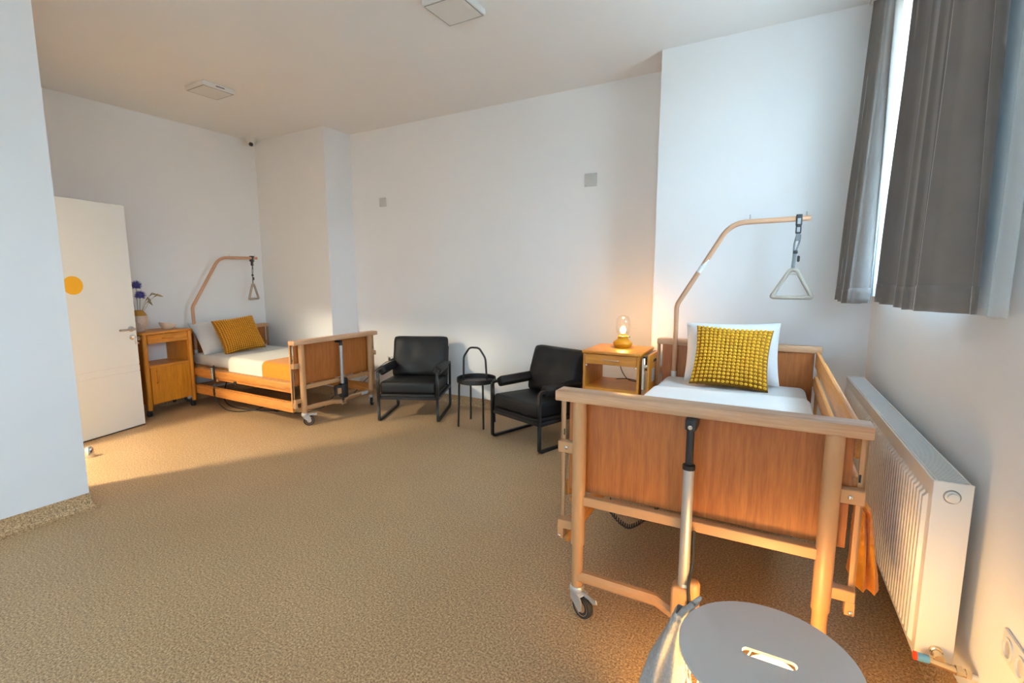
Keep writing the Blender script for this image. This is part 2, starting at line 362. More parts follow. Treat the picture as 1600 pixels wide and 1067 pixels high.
MB().tube([(.03, -FILL_WIN[0] - .005, FILL_WIN[3] - .03), (.03, -FILL_WIN[1] + .005, FILL_WIN[3] - .03)], .024, 12).build('roller', M['whitep'], rb2)
# coved vinyl skirting
def cove(name, path, h=0.1):                 # path of (x, y) with the room on its left
    mb = MB(); prof = [(0.0, h), (0.004, h), (0.0045, 0.05), (0.012, 0.022), (0.028, 0.006), (0.05, 0.0008), (0.05, 0.0), (0.0, 0.0)]
    n = len(prof); pts = [Vector((p[0], p[1], 0)) for p in path]; vs = []; fs = []
    for i, p in enumerate(pts):
        d1 = (p - pts[i - 1]).normalized() if i > 0 else None; d2 = (pts[i + 1] - p).normalized() if i < len(pts) - 1 else None
        d1 = d1 or d2; d2 = d2 or d1
        n1 = Vector((-d1.y, d1.x, 0)); n2 = Vector((-d2.y, d2.x, 0)); mm = (n1 + n2).normalized(); k = 1 / max(.3, mm.dot(n1))
        vs += [p + mm * (a * k) + Vector((0, 0, z)) for a, z in prof]
    for i in range(len(pts) - 1):
        for j in range(n): fs.append((i * n + j, i * n + (j + 1) % n, (i + 1) * n + (j + 1) % n, (i + 1) * n + j))
    fs.append(tuple(range(n))); fs.append(tuple((len(pts) - 1) * n + j for j in range(n)))
    return struct(name, mb.add(vs, fs), M['floor'])
r0 = rw(0, 0, 0); r1 = rw(0, 7.1, 0)
cove('baseboard_back', [(r0.x, YP), (P2, YP), (P2, YB), (P1, YB), (P1, YP), (XL, YP), (XL, YF), (DX0 - .02, YF)])
cove('baseboard_right', [(r1.x, r1.y), (r0.x, r0.y)])
cove('baseboard_left', [(DX1 + .02, YF), (XF, YF), (XF, YE)])
# open door leaf
dv = Vector((-0.271, 0.9626, 0)); free = Vector((-5.384, 2.246, 0)); DW = 0.985; hinge = free - dv * DW
de = empty('door_1', (hinge.x, hinge.y, 0), atan2(dv.y, dv.x), label='open white door with a yellow dot and lever handle', kind='structure')
# local: +x along the leaf to its free edge; the room side faces local -y
LEAFZ0, LEAFZ1 = 0.012, 2.078
leaf = MB()
for z0, z1 in ((LEAFZ0, 0.536), (0.542, 0.598), (0.604, LEAFZ1)): leaf.box(0, DW, 0, 0.04, z0, z1, 0.0015)
leaf.box(0.004, DW - .004, 0.004, 0.036, LEAFZ0 + .01, LEAFZ1 - .01)
leaf.build('leaf', M['door'], de)
MB().box(0.0, DW, 0.004, 0.036, 0.004, 0.013).build('bottom_seal', M['dark'], de)
MB().lathe([(0.078, 0), (0.078, 0.0012), (0.0, 0.0014)], 40, (DW - 0.500, -0.0001, 1.356), RX(pi / 2)).build('yellow_dot', M['dot'], de, label='round yellow dot')
h = MB().lathe([(0.026, 0), (0.026, 0.006), (0.022, 0.009), (0.010, 0.010), (0.010, 0.05)], 20, (DW - 0.05, 0, 0.942), RX(pi / 2))
h.tube(bend([(DW - .05, -.045, .942), (DW - .05, -.052, .942), (DW - .19, -.052, .942)], .015), 0.010, 10)
h.build('lever_handle', M['steel'], de)
lk = MB().lathe([(0.025, 0), (0.025, 0.006), (0.021, 0.009), (0.0, 0.0092)], 20, (DW - 0.05, 0, 0.865), RX(pi / 2)); lk.box(DW - .054, DW - .046, -.016, -.008, .852, .884, .002)
lko = lk.build('lock_rosette', M['chrome'], de)
MB().box(DW - .052, DW - .049, -.036, -.014, .862, .874).lathe([(0.012, -0.001), (0.012, .001)], 14, (DW - .05, -.04, .868), RY(pi / 2)).box(DW - .052, DW - .048, -.044, -.034, .80, .86, .001).build('key', M['chrome'], lko)
for z in (0.25, 1.05, 1.85): MB().lathe([(0.009, -.05), (0.009, .05)], 12, (-.004, .04, z)).build('hinge', M['steel'], de)
tag(MB().lathe([(0.0, 0.088), (0.016, 0.086), (0.026, 0.076), (0.031, 0.055), (0.033, 0.03), (0.036, 0.012), (0.036, 0.0)], 20, (-4.775, 1.585, 0.0)).build('door_stop', M['chrome']), 'small chrome floor door stop beside the open white door', 'door stop')
tag(MB().lathe([(0.0, -.06), (0.12, -.058), (0.155, -.045), (0.16, -.02), (0.16, 0)], 32, (-5.05, -0.45, 2.66)).build('ceiling_lamp', M['ant']), 'round lit ceiling lamp in the entrance room past the doorway', 'ceiling lamp')

# ------------------------------------------------------------------ ceiling panels, camera, plates
def panel_light(x, y, label, prt):
    e = empty('ceiling_panel_light', (x, y, ZC), 0, label, 'ceiling light', 'square ceiling panel lights')
    a = 0.145
    MB().box(-a, a, -a, a, -0.040, 0, 0.004).build('housing', M['whitep'], e)
    MB().box(-a + .014, a - .014, -a + .014, a - .014, -0.0425, -0.036, .001).build('diffuser', M['diff'], e)
    rim = MB()
    for s in (-1, 1): rim.box(s * (a - .016), s * (a - .011), -a + .012, a - .012, -.0432, -.039); rim.box(-a + .012, a - .012, s * (a - .016), s * (a - .011), -.0432, -.039)
    rim.build('bezel', M['greyp'], e)
    if prt:
        mk = MB()
        for i in range(7): mk.box(a, a + .0006, -.03 + i * .011, -.03 + i * .011 + .008, -.026, -.016)
        mk.build('print', M['plastic'], e)
panel_light(-4.70, 2.725, 'white square ceiling panel light near the security camera corner', True)
panel_light(-1.955, 2.71, 'white square ceiling panel light over the open floor near the right pier', False)
e = empty('security_camera', (-5.905, 3.885, ZC), radians(45), 'white turret security camera on the ceiling in the room corner', 'camera')
MB().lathe([(0.0, 0), (0.06, 0), (0.06, -.012), (0.056, -.03), (0.052, -.05), (0.0, -.05)], 28).build('mount', M['whitep'], e)
MB().ell((0, 0, -.052), (.046, .046, .046), 24, 14).build('ball', M['whitep'], e)
MB().lathe([(0.024, 0), (0.024, .010), (0.0, .011)], 20, (0.0, -.034, -.080), RX(radians(130))).build('lens', M['plastic'], e)
for x, z, s, nm in ((-4.232, 2.303, .104, 'square blank cover plate on the wall beside the left pier'), (-1.649, 2.313, .118, 'square blank cover plate on the wall beside the right pier')):
    e = empty('cover_plate', (x, YB, z), 0, nm, 'cover plate', 'blank wall cover plates')
    MB().box(-s / 2, s / 2, -.009, 0, -s / 2, s / 2, .003, seg=2).build('plate', M['offp'], e)
    for sx, sz in ((-1, -1), (1, 1)): MB().lathe([(0.004, 0), (0.003, .0015), (0, .0016)], 10, (sx * s * .4, -.009, sz * s * .4), RX(pi / 2)).build('screw', M['greyp'], e)
def outlet(name, loc, rz, label, n=2):
    e = empty(name, loc, rz, label, 'wall socket')
    w = .071 * n
    MB().box(-w / 2 - .005, w / 2 + .005, -.009, 0, -.041, .041, .004, seg=2).build('frame', M['whitep'], e)
    for i in range(n):
        x = (i - (n - 1) / 2) * .071
        MB().lathe([(0.030, .0), (0.030, .004), (0.022, .0045), (0.020, -.002), (0, -.003)], 24, (x, -.009, 0), RX(pi / 2)).build('socket', M['whitep'], e)
        for s in (-1, 1): MB().lathe([(0.003, 0), (0, .0006)], 8, (x + s * .0095, -.0066, 0), RX(pi / 2)).build('contact_hole', M['dark'], e)
    return e
outlet('double_socket', (-4.165, YB, 0.435), 0, 'white double wall socket behind the armchair next to the bed')
pz = rw(0, 2.36, 0.44); outlet('triple_socket', pz, RW_ROT - pi / 2, 'white wall socket past the radiator valve', 2)
pl = empty('power_plug', (-4.13, YB - .009, 0.435), 0, 'black plug and cable in the socket behind the armchair', 'plug')
MB().lathe([(0.018, 0), (0.018, .02), (0.011, .045), (0.006, .055)], 14, (0, 0, 0), RX(pi / 2)).build('plug_body', M['plastic'], pl)
MB().tube(bend([(0, -.05, 0), (-.03, -.11, -.02), (-.14, -.2, -.13), (-.28, -.3, -.3), (-.36, -.34, -.42), (-.4, -.5, -.429)], .1, 8), .004, 8).build('cable', M['plastic'], pl)

# ------------------------------------------------------------------ care beds
def bed_caster(parent, x, y, turn, brake=True):
    zt = 0.135
    st = MB().lathe([(0.028, zt - .006), (0.031, zt - .012), (0.031, zt - .03), (0.026, zt - .036), (0.0, zt - .036)], 18, (x, y, 0))
    Mx = T(x, y, 0) @ RZ(turn)
    for s in (-1, 1):
        pts = [(-.012, .105), (.03, .105), (.048, .085), (.052, .045), (.038, .034), (.02, .05), (-.012, .078)]
        v = [(a, s * .02, z) for a, z in pts] + [(a, s * .026, z) for a, z in pts]; n = len(pts)
        f = [tuple(range(n)), tuple(range(n, 2 * n))] + [(i, (i + 1) % n, n + (i + 1) % n, n + i) for i in range(n)]
        st.add([Mx @ Vector(q) for q in v], f)
    st.box(-.012, .045, -.026, .026, .098, .106, .003, Mx)
    o = st.build('caster', M['alu'], parent)
    MB().lathe([(0.036, -.012), (0.047, -.014), (0.050, -.008), (0.050, .008), (0.047, .014), (0.036, .012)], 26, (0, 0, 0), Mx @ T(.036, 0, .050) @ RX(pi / 2)).build('tyre', M['rubber'], o)
    MB().lathe([(0.0, -.013), (0.010, -.016), (0.030, -.010), (0.037, -.013), (0.037, .013), (0.030, .010), (0.010, .016), (0.0, .013)], 22, (0, 0, 0), Mx @ T(.036, 0, .050) @ RX(pi / 2)).build('wheel', M['lacq'], o)
    if brake: MB().tube([Mx @ Vector(p) for p in ((.03, 0, .104), (.07, 0, .106), (.095, 0, .100), (.112, 0, .107))], .010, 6, flat=.5).build('brake_lever', M['alu'], o)
def cross_act(parent, low, dz):
    # actuator on the outside of the end board
    y = -.046
    if not low:
        a = MB().tube([(0, y, .745), (0, y, .905)], .0135, 14).box(-.019, .019, y - .012, .03, .885, .925, .003)
        o = a.build('actuator', M['plastic'], parent)
        MB().lathe([(0.008, 0), (0.008, .006), (0, .007)], 12, (0, y - .0135, .898), RX(pi / 2)).build('bolt', M['chrome'], o)
        MB().lathe([(0.022, .74), (0.022, .756), (.014, .760)], 16, (0, y, 0)).build('collar', M['plastic'], o)
        MB().lathe([(0.019, .27), (0.0195, .272), (0.0195, .742)], 18, (0, y, 0)).build('tube', M['alu'], o)
        MB().box(-.040, .036, y - .03, y + .035, .165, .292, .014, T(0, 0, 0), 3).box(.0, .058, y - .022, y + .03, .170, .32, .020, None, 3).build('motor', M['lacq'], o)
        MB().box(.0, .022, y - .0225, y - .0195, .296, .306).build('label_sleeve', M['whitep'], o)
        MB().tube(bend([(.026, y + .02, .50), (.028, y + .01, .36), (.020, y - .03, .32), (.030, y - .036, .24)], .03), .006, 8).lathe([(0.008, .21), (.01, .215), (.01, .25), (.006, .26)], 10, (.030, y - .036, 0)).build('cable', M['plastic'], o)
        MB().lathe([(0.018, -.012), (0.018, .012)], 16, (0, y, .148), RX(pi / 2)).build('pivot', M['plastic'], o)
    else:
        o = MB().lathe([(0.017, .33), (0.0175, .332), (0.0175, .742)], 18, (0, y, 0)).build('actuator', M['alu'], parent)
        MB().lathe([(0.019, .738), (.016, .76), (.010, .775)], 14, (0, y, 0)).box(-.014, .014, y - .012, .03, .765, .79, .003).build('collar', M['plastic'], o)
        MB().box(-.036, .036, y - .034, y + .034, .20, .345, .016, None, 3).box(-.10, -.02, y - .03, y + .03, .225, .335, .016, None, 3).box(.0, .06, y - .022, y + .03, .19, .40, .016, None, 3).build('motor', M['plastic'], o)
        MB().box(-.09, -.045, y - .0325, y - .029, .25, .31, .003).build('motor_plate', M['lacq'], o)
        MB().lathe([(0.012, .165), (0.012, .205)], 12, (0, y, 0)).build('pivot', M['plastic'], o)
def care_bed(loc, rz, dz, label, raised, low):
    e = empty('care_bed', loc, rz, label, 'bed', 'adjustable care beds')
    L = 1.965
    for yy, sg, nm in ((0, 1, 'footboard'), (L, -1, 'headboard')):
        def yb(a): return yy + sg * a
        bd = MB().box(-.488, .488, yb(.028), yb(.046), .534 + dz, .93 + dz, .002).build(nm, M['panel'], e)
        MB().box(-.53, .53, yb(-.032), yb(.058), .925 + dz, .967 + dz, .006, None, 2).build('top_rail', M['railtop'], bd)
        for s in (-1, 1):
            p = MB().tube([(s * .432, yy, .315 + dz), (s * .432, yy, .926 + dz)], .028, 18).build('post', M['lacq'], e)
            MB().tube([(s * .432, yy, .128), (s * .432, yy, .33 + dz)], .0235, 16).build('inner_post', M['lacq'], p)
            bed_caster(e, s * .432, yy, (radians(-25) if s < 0 else radians(35)) if sg > 0 else radians(150), sg > 0)
            g = MB().box(s * .506, s * .526, yb(.03), yb(.038), .33 + dz, .925 + dz, .001).box(s * .518, s * .526, yb(.03), yb(.056), .33 + dz, .925 + dz, .001)
            g.box(s * .44, s * .526, yb(-.004), yb(.032), .70 + dz, .748 + dz, .003).box(s * .44, s * .524, yb(-.004), yb(.032), .365 + dz, .405 + dz, .003).box(s * .498, s * .526, yb(.0), yb(.038), .318 + dz, .365 + dz, .002)
            go = g.build('rail_guide', M['lacq'], e)
            MB().ell((s * .486, yb(-.006), .724 + dz), (.008, .005, .008), 12, 6).build('bolt', M['chrome'], go)
            MB().ell((s * .515, yb(-.002), .330 + dz), (.008, .006, .008), 12, 6).build('bolt', M['chrome'], go)
            MB().box(s * .508, s * .514, yb(.0285), yb(.031), .765 + dz, .792 + dz, .001).build('slot', M['dark'], go)
        MB().box(-.432, .432, yb(-.012), yb(.02), .49 + dz, .53 + dz, .003).build('cross_rail', M['lacq'], e)
        lb = MB()
        lb.tube([(-.432, yy, .172), (-.1, yy, .168), (-.012, yb(-.03), .150)], .025, 8, up=(0, 0, 1)); lb.tube([(.432, yy, .172), (.1, yy, .168), (.012, yb(-.03), .150)], .025, 8, up=(0, 0, 1))
        lb.box(-.03, .03, yb(-.06), yb(-.02), .128, .146, .003)
        lb.build('lower_crossbar', M['lacq'], e)
        if sg > 0: cross_act(e, low, dz)
        else: MB().lathe([(0.019, .25), (0.019, .74 + dz)], 14, (0, yb(-.046), 0)).box(-.04, .04, yb(-.08), yb(-.012), .17, .28, .012, None, 2).build('head_actuator', M['plastic'], e)
    if low: MB().box(.27, .36, -.0265, -.0245, .160, .190).build('type_plate', M['print'], e)
    # mattress base
    fr = MB()
    for s in (-1, 1): fr.box(s * .45, s * .482, .05, L - .05, .525 + dz, .563 + dz, .003)
    for y in (.07, .5, 1.0, 1.45, L - .09): fr.box(-.45, .45, y, y + .03, .527 + dz, .557 + dz, .002)
    fr.build('base_frame', M['lacq'], e)
    for i in range(14): MB().box(-.45, .45, .10 + i * .138, .16 + i * .138, .563 + dz, .573 + dz, .002).build('base_slat', M['slat'], e)
    mo = MB().box(-.09, .09, .62, .95, .43 + dz, .52 + dz, .02, None, 2).box(-.05, .05, .95, 1.25, .45 + dz, .51 + dz, .01)
    mo.tube([(0, .62, .48 + dz), (0, .30, .50 + dz)], .018, 10)
    mo.build('lift_motor', M['plastic'], e)
    for x in (-.38, .38): MB().tube([(x, .95, .42 + dz), (x, 1.5, .53 + dz)], .012, 8).build('lift_strut', M['plastic'], e)
    # side rails
    for s in (-1, 1):
        if raised and s == 1: zs = ((.832, .938), (.682, .775))
        else: zs = ((.487, .560), (.270, .366))
        for a, b in zs:
            r = MB().box(s * .493, s * .516, .058, L - .058, a + dz, b + dz, .008, None, 2).build('side_rail', M['slat'], e)
        if not (raised and s == 1):
            MB().box(s * .482, s * .493, .058, L - .058, .455 + dz, .485 + dz, .002).build('rail_ledge', M['slat'], e)
            MB().box(s * .480, s * .500, .058, L - .058, .366 + dz, .372 + dz, .001).build('rail_ledge', M['slat'], e)
            for y in (1.30, .98):
                MB().box(s * .49, s * .506, y, y + .035, .44 + dz, .475 + dz, .002).build('rail_catch', M['plastic' if y < 1.2 else 'lacq'], e)
    # lifting pole at the head
    px, py = -.395, L - .075
    pts = bend([(px, py, .50 + dz), (px, py, 1.222 + dz), (px + .335, py - .01, 1.79 + dz), (px + .80, py - .02, 1.797 + dz)], .10, 8)
    lowb = bend([(px, py, .50 + dz), (px, py, 1.222 + dz), (px + .2, py - .006, 1.561 + dz)], .03, 5)
    pts = lowb[:-1] + [p for p in pts if p.z > 1.56 + dz]
    pts[0] = Vector((px, py, .50 + dz))
    p = MB().tube(pts, .0175, 14).build('lifting_pole', M['pole'], e)
    MB().tube([(px, py, .60 + dz), (px, py, .735 + dz)], .0205, 14).build('sleeve', M['whitep'], p)
    if raised: MB().tube([(px + .14, py - .004, 1.222 + dz + .237), (px + .195, py - .005, 1.222 + dz + .330)], .0181, 14).build('sticker', M['print'], p)
    for k in (.45, .775): MB().tube([(px + k, py - .015, 1.80 + dz), (px + k, py - .015, 1.84 + dz)], .0035, 8).build('stop_pin', M['steel'], p)
    return e, (px + .735, py - .018, 1.797 + dz)
def local_to_world(loc, rz, p):
    c, n = cos(rz), sin(rz); return Vector((loc[0] + c * p[0] - n * p[1], loc[1] + n * p[0] + c * p[1], loc[2] + p[2]))
B1 = (-3.985, 3.414, 0); R1 = pi / 2; D1 = -0.132
B2 = (-0.272, 1.812, 0); R2 = radians(1.2); D2 = 0.0
b1, h1 = care_bed(B1, R1, D1, 'lowered beech care bed with both side rails down beside the white door', False, True)
b2, h2 = care_bed(B2, R2, D2, 'raised beech care bed with one side rail up alongside the radiator', True, False)
def grab(loc, turn, label):
    e = empty('grab_handle', loc, turn, label, 'grab handle', 'trapeze grab handles on the lifting poles')
    MB().box(-.018, .018, -.024, .024, -.045, .026, .005, None, 2).box(-.016, .016, -.013, .013, -.095, -.04, .004).build('clamp', M['plastic'], e)
    MB().box(-.009, .009, -.0255, -.0235, -.035, .0).box(-.009, .009, -.0145, -.0125, -.085, -.055).build('clamp_badge', M['greyp'], e)
    MB().tube(bend([(.012, 0, -.10), (.012, 0, -.14), (-.004, 0, -.205), (-.010, 0, -.235), (-.018, 0, -.205), (-.016, 0, -.15), (-.004, 0, -.10)], .02), .006, 8, flat=.5).box(-.011, .011, -.004, .004, -.14, -.095, .002).tube([(-.010, 0, -.20), (-.012, 0, -.26), (-.016, 0, -.33)], .012, 8, flat=.35).build('strap', M['strap'], e)
    MB().box(-.022, .006, -.009, .009, -.222, -.202, .003).box(.004, .02, -.008, .008, -.275, -.235, .005).build('buckle', M['plastic'], e)
    tri = bend([(.0, 0, -.505), (.105, 0, -.505), (.115, 0, -.50), (.018, 0, -.325), (-.018, 0, -.325), (-.115, 0, -.50), (-.105, 0, -.505), (0, 0, -.505)], .022, 5)
    tri = [p + Vector((-.012, 0, 0)) for p in tri[:-1]]
    MB().tube(tri, .0135, 12, closed=True, up=(0, 1, 0)).tube([(-.034, 0, -.348), (.010, 0, -.348)], .0085, 8).build('triangle_grip', M['lacqg'], e)
M['strap'] = mat('grey_webbing', (0.16, 0.16, 0.16), 0.8, var=0.1, vscale=90)
M['lacqg'] = mat('grey_beige_grip', lin('#a59a8c'), 0.5, var=0.03)
grab(local_to_world(B2, R2, h2), R2, 'beige triangular grab handle hanging over the bed by the radiator')
grab(local_to_world(B1, R1, h1), radians(121), 'grey triangular grab handle hanging over the bed by the open door')

# ------------------------------------------------------------------ mattresses and bedding
def mattress(loc, rz, dz, label):
    o = MB().box(-.452, .452, .075, 1.89, .575 + dz, .70 + dz, .045, None, 4).build('mattress', M['sheet'], ang=60)
    o.location = loc; o.rotation_euler = (0, 0, rz); return tag(o, label, 'mattress', 'sheeted mattresses')
mattress(B1, R1, D1, 'mattress in a pale grey fitted sheet under the cream blanket'); mattress(B2, R2, D2, 'mattress in a pale grey fitted sheet under the white top sheet')
def drape(name, m, loc, rz, hw, zt, hl, hr, y0, y1, off, label, cat, skew=0.0, wob=0.004, seed=0, thick=.005, rad=.05):
    hw2 = hw + off; zt2 = zt + off
    path = []
    for k in range(7): path.append((-hw2, zt2 - rad - (hl - rad) * (1 - k / 6)))
    for k in range(1, 7): a = pi / 2 * k / 6; path.append((-hw2 + rad - rad * cos(a), zt2 - rad + rad * sin(a)))
    for k in range(1, 22): path.append((-hw2 + rad + (2 * hw2 - 2 * rad) * k / 22, zt2))
    for k in range(0, 7): a = pi / 2 * k / 6; path.append((hw2 - rad + rad * sin(a), zt2 - rad + rad * cos(a)))
    for k in range(1, 7): path.append((hw2, zt2 - rad - (hr - rad) * k / 6))
    n = len(path) - 1
    def fn(u, v):
        i = min(n, int(round(u * n))); x, z = path[i]
        y = y0 + (y1 - y0) * v + skew * (x / hw2) * v
        w = noise.noise(Vector((x * 5 + seed, y * 4, z * 5))) * wob
        top = abs(x) < hw2 - .01
        return (x + (0 if top else (1 if x > 0 else -1) * (abs(w) * 1.2)), y, z + (abs(w) if top else 0))
    o = MB().grid(fn, n, 36).build(name, m, ang=80); o.location = loc; o.rotation_euler = (0, 0, rz); solid(o, thick, 1.0)
    return tag(o, label, cat)
drape('white_top_sheet', M['linen'], B2, R2, .452, .70, .115, .115, .085, 1.455, .006, 'smooth white top sheet on the raised bed by the radiator', 'sheet', skew=.03)
drape('cream_blanket', M['cream'], B1, R1, .452, .57, .155, .10, .085, 1.21, .006, 'cream white blanket on the lowered bed by the door', 'blanket', skew=.05, seed=3)
drape('orange_throw', M['orange'], B1, R1, .452, .57, .155, .10, .082, .60, .014, 'orange throw across the foot of the lowered bed', 'throw', skew=.04, seed=5)
def cushion_fn(w, h, t, pinch, ex=0.55, pw=4, rc=0.0):
    def f(u, v, s):
        x = w / 2 * u * (1 - pinch * (1 - v * v) - rc * abs(v) ** 10); z = h / 2 * v * (1 - pinch * (1 - u * u) - rc * abs(u) ** 10)
        k = max(0.0, (1 - u ** pw) * (1 - v ** pw)) ** ex
        y = s * (t / 2 * k + .004)
        return Vector((x, y, z + h / 2))
    return f
def soft(w, h, t, pinch, n=20, ex=.55, wr=0.0, seed=0, pw=4, rc=0.0):
    f = cushion_fn(w, h, t, pinch, ex, pw, rc); mb = MB()
    def g(s):
        def q(a, b):
            p = f(2 * a - 1, 2 * b - 1, s)
            if wr: p = p + Vector((0, s * wr * noise.noise(Vector((p.x * 7 + seed, p.z * 7, s))), 0)) * min(1, abs(p.y) / (t * .25))
            return p
        return q
    mb.grid(g(-1), n, n).grid(g(1), n, n)
    rim = []
    N = n
    per = [(i / N, 0) for i in range(N)] + [(1, i / N) for i in range(N)] + [(1 - i / N, 1) for i in range(N)] + [(0, 1 - i / N) for i in range(N)]
    A = [f(2 * a - 1, 2 * b - 1, -1) for a, b in per]; Bp = [f(2 * a - 1, 2 * b - 1, 1) for a, b in per]
    K = len(per); mb.add(A + Bp, [(i, (i + 1) % K, K + (i + 1) % K, K + i) for i in range(K)])
    return mb, f
def pillow(loc, rz, lean, w, h, t, m, label, roll=0.0, seed=0):
    mb, f = soft(w, h, t, .05, 24, .5, .018, seed)
    o = mb.build('pillow', m, ang=70); o.matrix_world = T(*loc) @ RZ(rz) @ RY(roll) @ RX(lean)
    return tag(o, label, 'pillow')
def knit_cushion(loc, rz, lean, w, h, t, nx, ny, m, label, roll=0.0, fat=0.395):
    e = empty('knit_cushion', loc, 0, label, 'cushion', 'bobble knit cushions')
    e.matrix_world = T(*loc) @ RZ(rz) @ RY(roll) @ RX(lean)
    mb, f = soft(w, h, t, .075, 22, .5)
    mb.build('cover', M['must_base'], e, ang=70)
    for s in (-1, 1):
        bb = MB()
        for i in range(nx):
            for j in range(ny):
                u = (2 * (i + .5) / nx - 1) * .985; v = (2 * (j + .5) / ny - 1) * .985
                p = f(u, v, s); du = (f(min(1, u + .01), v, s) - f(u - .01, v, s)).normalized(); dvv = (f(u, min(1, v + .01), s) - f(u, v - .01, s)).normalized()
                nn = du.cross(dvv).normalized() * (1)
                Mx = Matrix((du, nn, dvv)).transposed().to_4x4()
                jx = random.uniform(.9, 1.08)
                bb.ell(p, (w / nx * fat * jx, .0105, h / ny * fat * jx), 8, 5, Mx)
        bb.build('knit_bobbles', m, e, kind='stuff', ang=60)
    return e
PZ2 = .706; PZ1 = .574
pillow(local_to_world(B2, R2, (-.005, 1.765, PZ2 - .004)), R2, radians(-17), .60, .425, .15, M['linen'], 'plump white pillow against the headboard by the radiator', radians(-2), 2)
knit_cushion(local_to_world(B2, R2, (-.005, 1.585, PZ2 + .002)), R2, radians(-27), .475, .42, .15, 17, 17, M['must'], 'mustard yellow bobble knit cushion leaning on the plump white pillow', radians(1.5))
pillow(local_to_world(B1, R1, (-.06, 1.66, PZ1 - .002)), R1, radians(-38), .74, .44, .15, M['sheet'], 'light grey pillow behind the ochre cushion on the lowered bed', radians(-2), 9)
knit_cushion(local_to_world(B1, R1, (-.068, 1.455, PZ1 + .004)), R1 - radians(5), radians(-30), .465, .43, .14, 19, 20, M['must2'], 'ochre bobble knit cushion leaning on the light grey pillow', radians(-5), .37)
# orange cloth hanging out between the raised bed and the radiator
def towel():
    top = [(.478, .632), (.505, .645), (.535, .640), (.553, .615)]
    def fn(u, v):
        th = 2 * pi * v
        if u < .25:
            k = u / .25 * 3; i = min(2, int(k)); t = k - i; cx = top[i][0] * (1 - t) + top[i + 1][0] * t; cz = top[i][1] * (1 - t) + top[i + 1][1] * t
            wx, wy = .010 + .012 * u / .25, .05 + .02 * u / .25
        else:
            t = (u - .25) / .75; cx = .553 + .018 * t; cz = .615 - .265 * t; wx, wy = .022 + .024 * t, .07 + .015 * t
        x = wx * cos(th); y = wy * sin(th)
        if sin(th) < 0: y += .045 * math.exp(-((x - wx * .25) / (wx * .22)) ** 2) * min(1, u * 3)
        y += .004 * sin(cz * 190) * (1 if u < .6 else .3); x += .003 * sin(th * 7 + u * 9)
        z = cz + (-.022 * cos(th * 1.0 + .6) if u > .9 else 0) * (u - .9) * 10
        return (cx + x, .21 + y, z)
    o = MB().grid(fn, 60, 48).build('orange_cloth', M['orange'], ang=80); o.location = B2; o.rotation_euler = (0, 0, R2)
    tag(o, 'crinkled orange cloth hanging between the raised bed and the radiator', 'cloth')
towel()
# hand control and cords
hc = empty('hand_control', local_to_world(B1, R1, (-.535, 1.345, .322)), R1 + radians(-6), 'black and white bed hand control hanging on the lowered bed rail', 'hand control')
MB().box(-.0, .022, -.026, .026, 0, .148, .006, None, 2).tube(bend([(.011, 0, .14), (.011, 0, .158), (.03, 0, .160)], .01), .005, 8).box(.0, .03, .026, .034, .08, .15, .002).build('casing', M['plastic'], hc)
kp = MB().box(-.002, .002, -.018, .020, .015, .138, .001).build('keypad', M['whitep'], hc)
for i in range(5):
    for j in (-1, 1): MB().lathe([(.005, 0), (.004, .0015), (0, .0016)], 10, (-.002, j * .009, .032 + i * .022), RY(-pi / 2)).build('button', M['plastic'], hc)
MB().tube([(.011, 0, 0), (.012, .004, -.05), (.010, .008, -.09)], .005, 8).tube([(.010 + .008 * cos(a * .9), .008 + .008 * sin(a * .9), -.09 - .075 * a / 60) for a in range(61)], .003, 6).tube(bend([(.010, .008, -.165), (.03, -.03, -.25), (.05, -.13, -.31), (.07, -.24, -.312), (.10, -.32, -.312), (.25, -.40, -.312), (.4, -.3, -.312)], .06), .0045, 8).build('cord', M['plastic'], hc)
cc = MB(); pts = []
for i in range(520):
    t = i / 519; cx = -.485 + .285 * t; z = .105 + (.50 * abs(t - .38) ** 1.6 if t < .38 else .36 * (t - .38) ** 1.5); z = min(z, .34); a = t * 2 * pi * 26
    if t < .06: z += (.06 - t) * 3
    pts.append((cx, .59 + .10 * t + .011 * cos(a), z + .011 * sin(a)))
coil = cc.tube(pts, .0032, 6).build('coiled_cord', M['plastic']); coil.location = B2; coil.rotation_euler = (0, 0, R2)
tag(coil, 'black coiled cord sagging under the raised bed', 'cord')
pc = MB().tube(bend([(-5.75, 3.30, .30), (-5.6, 3.12, .05), (-5.3, 3.02, .006), (-4.95, 3.05, .006), (-4.7, 3.2, .006), (-4.4, 3.2, .006), (-4.15, 3.32, .06), (-4.02, 3.38, .22)], .15, 6), .006, 8).box(-4.74, -4.67, 3.16, 3.21, .0, .03, .004).build('floor_cable', M['plastic'])
tag(pc, 'black power cable lying on the floor under the lowered bed', 'cable')

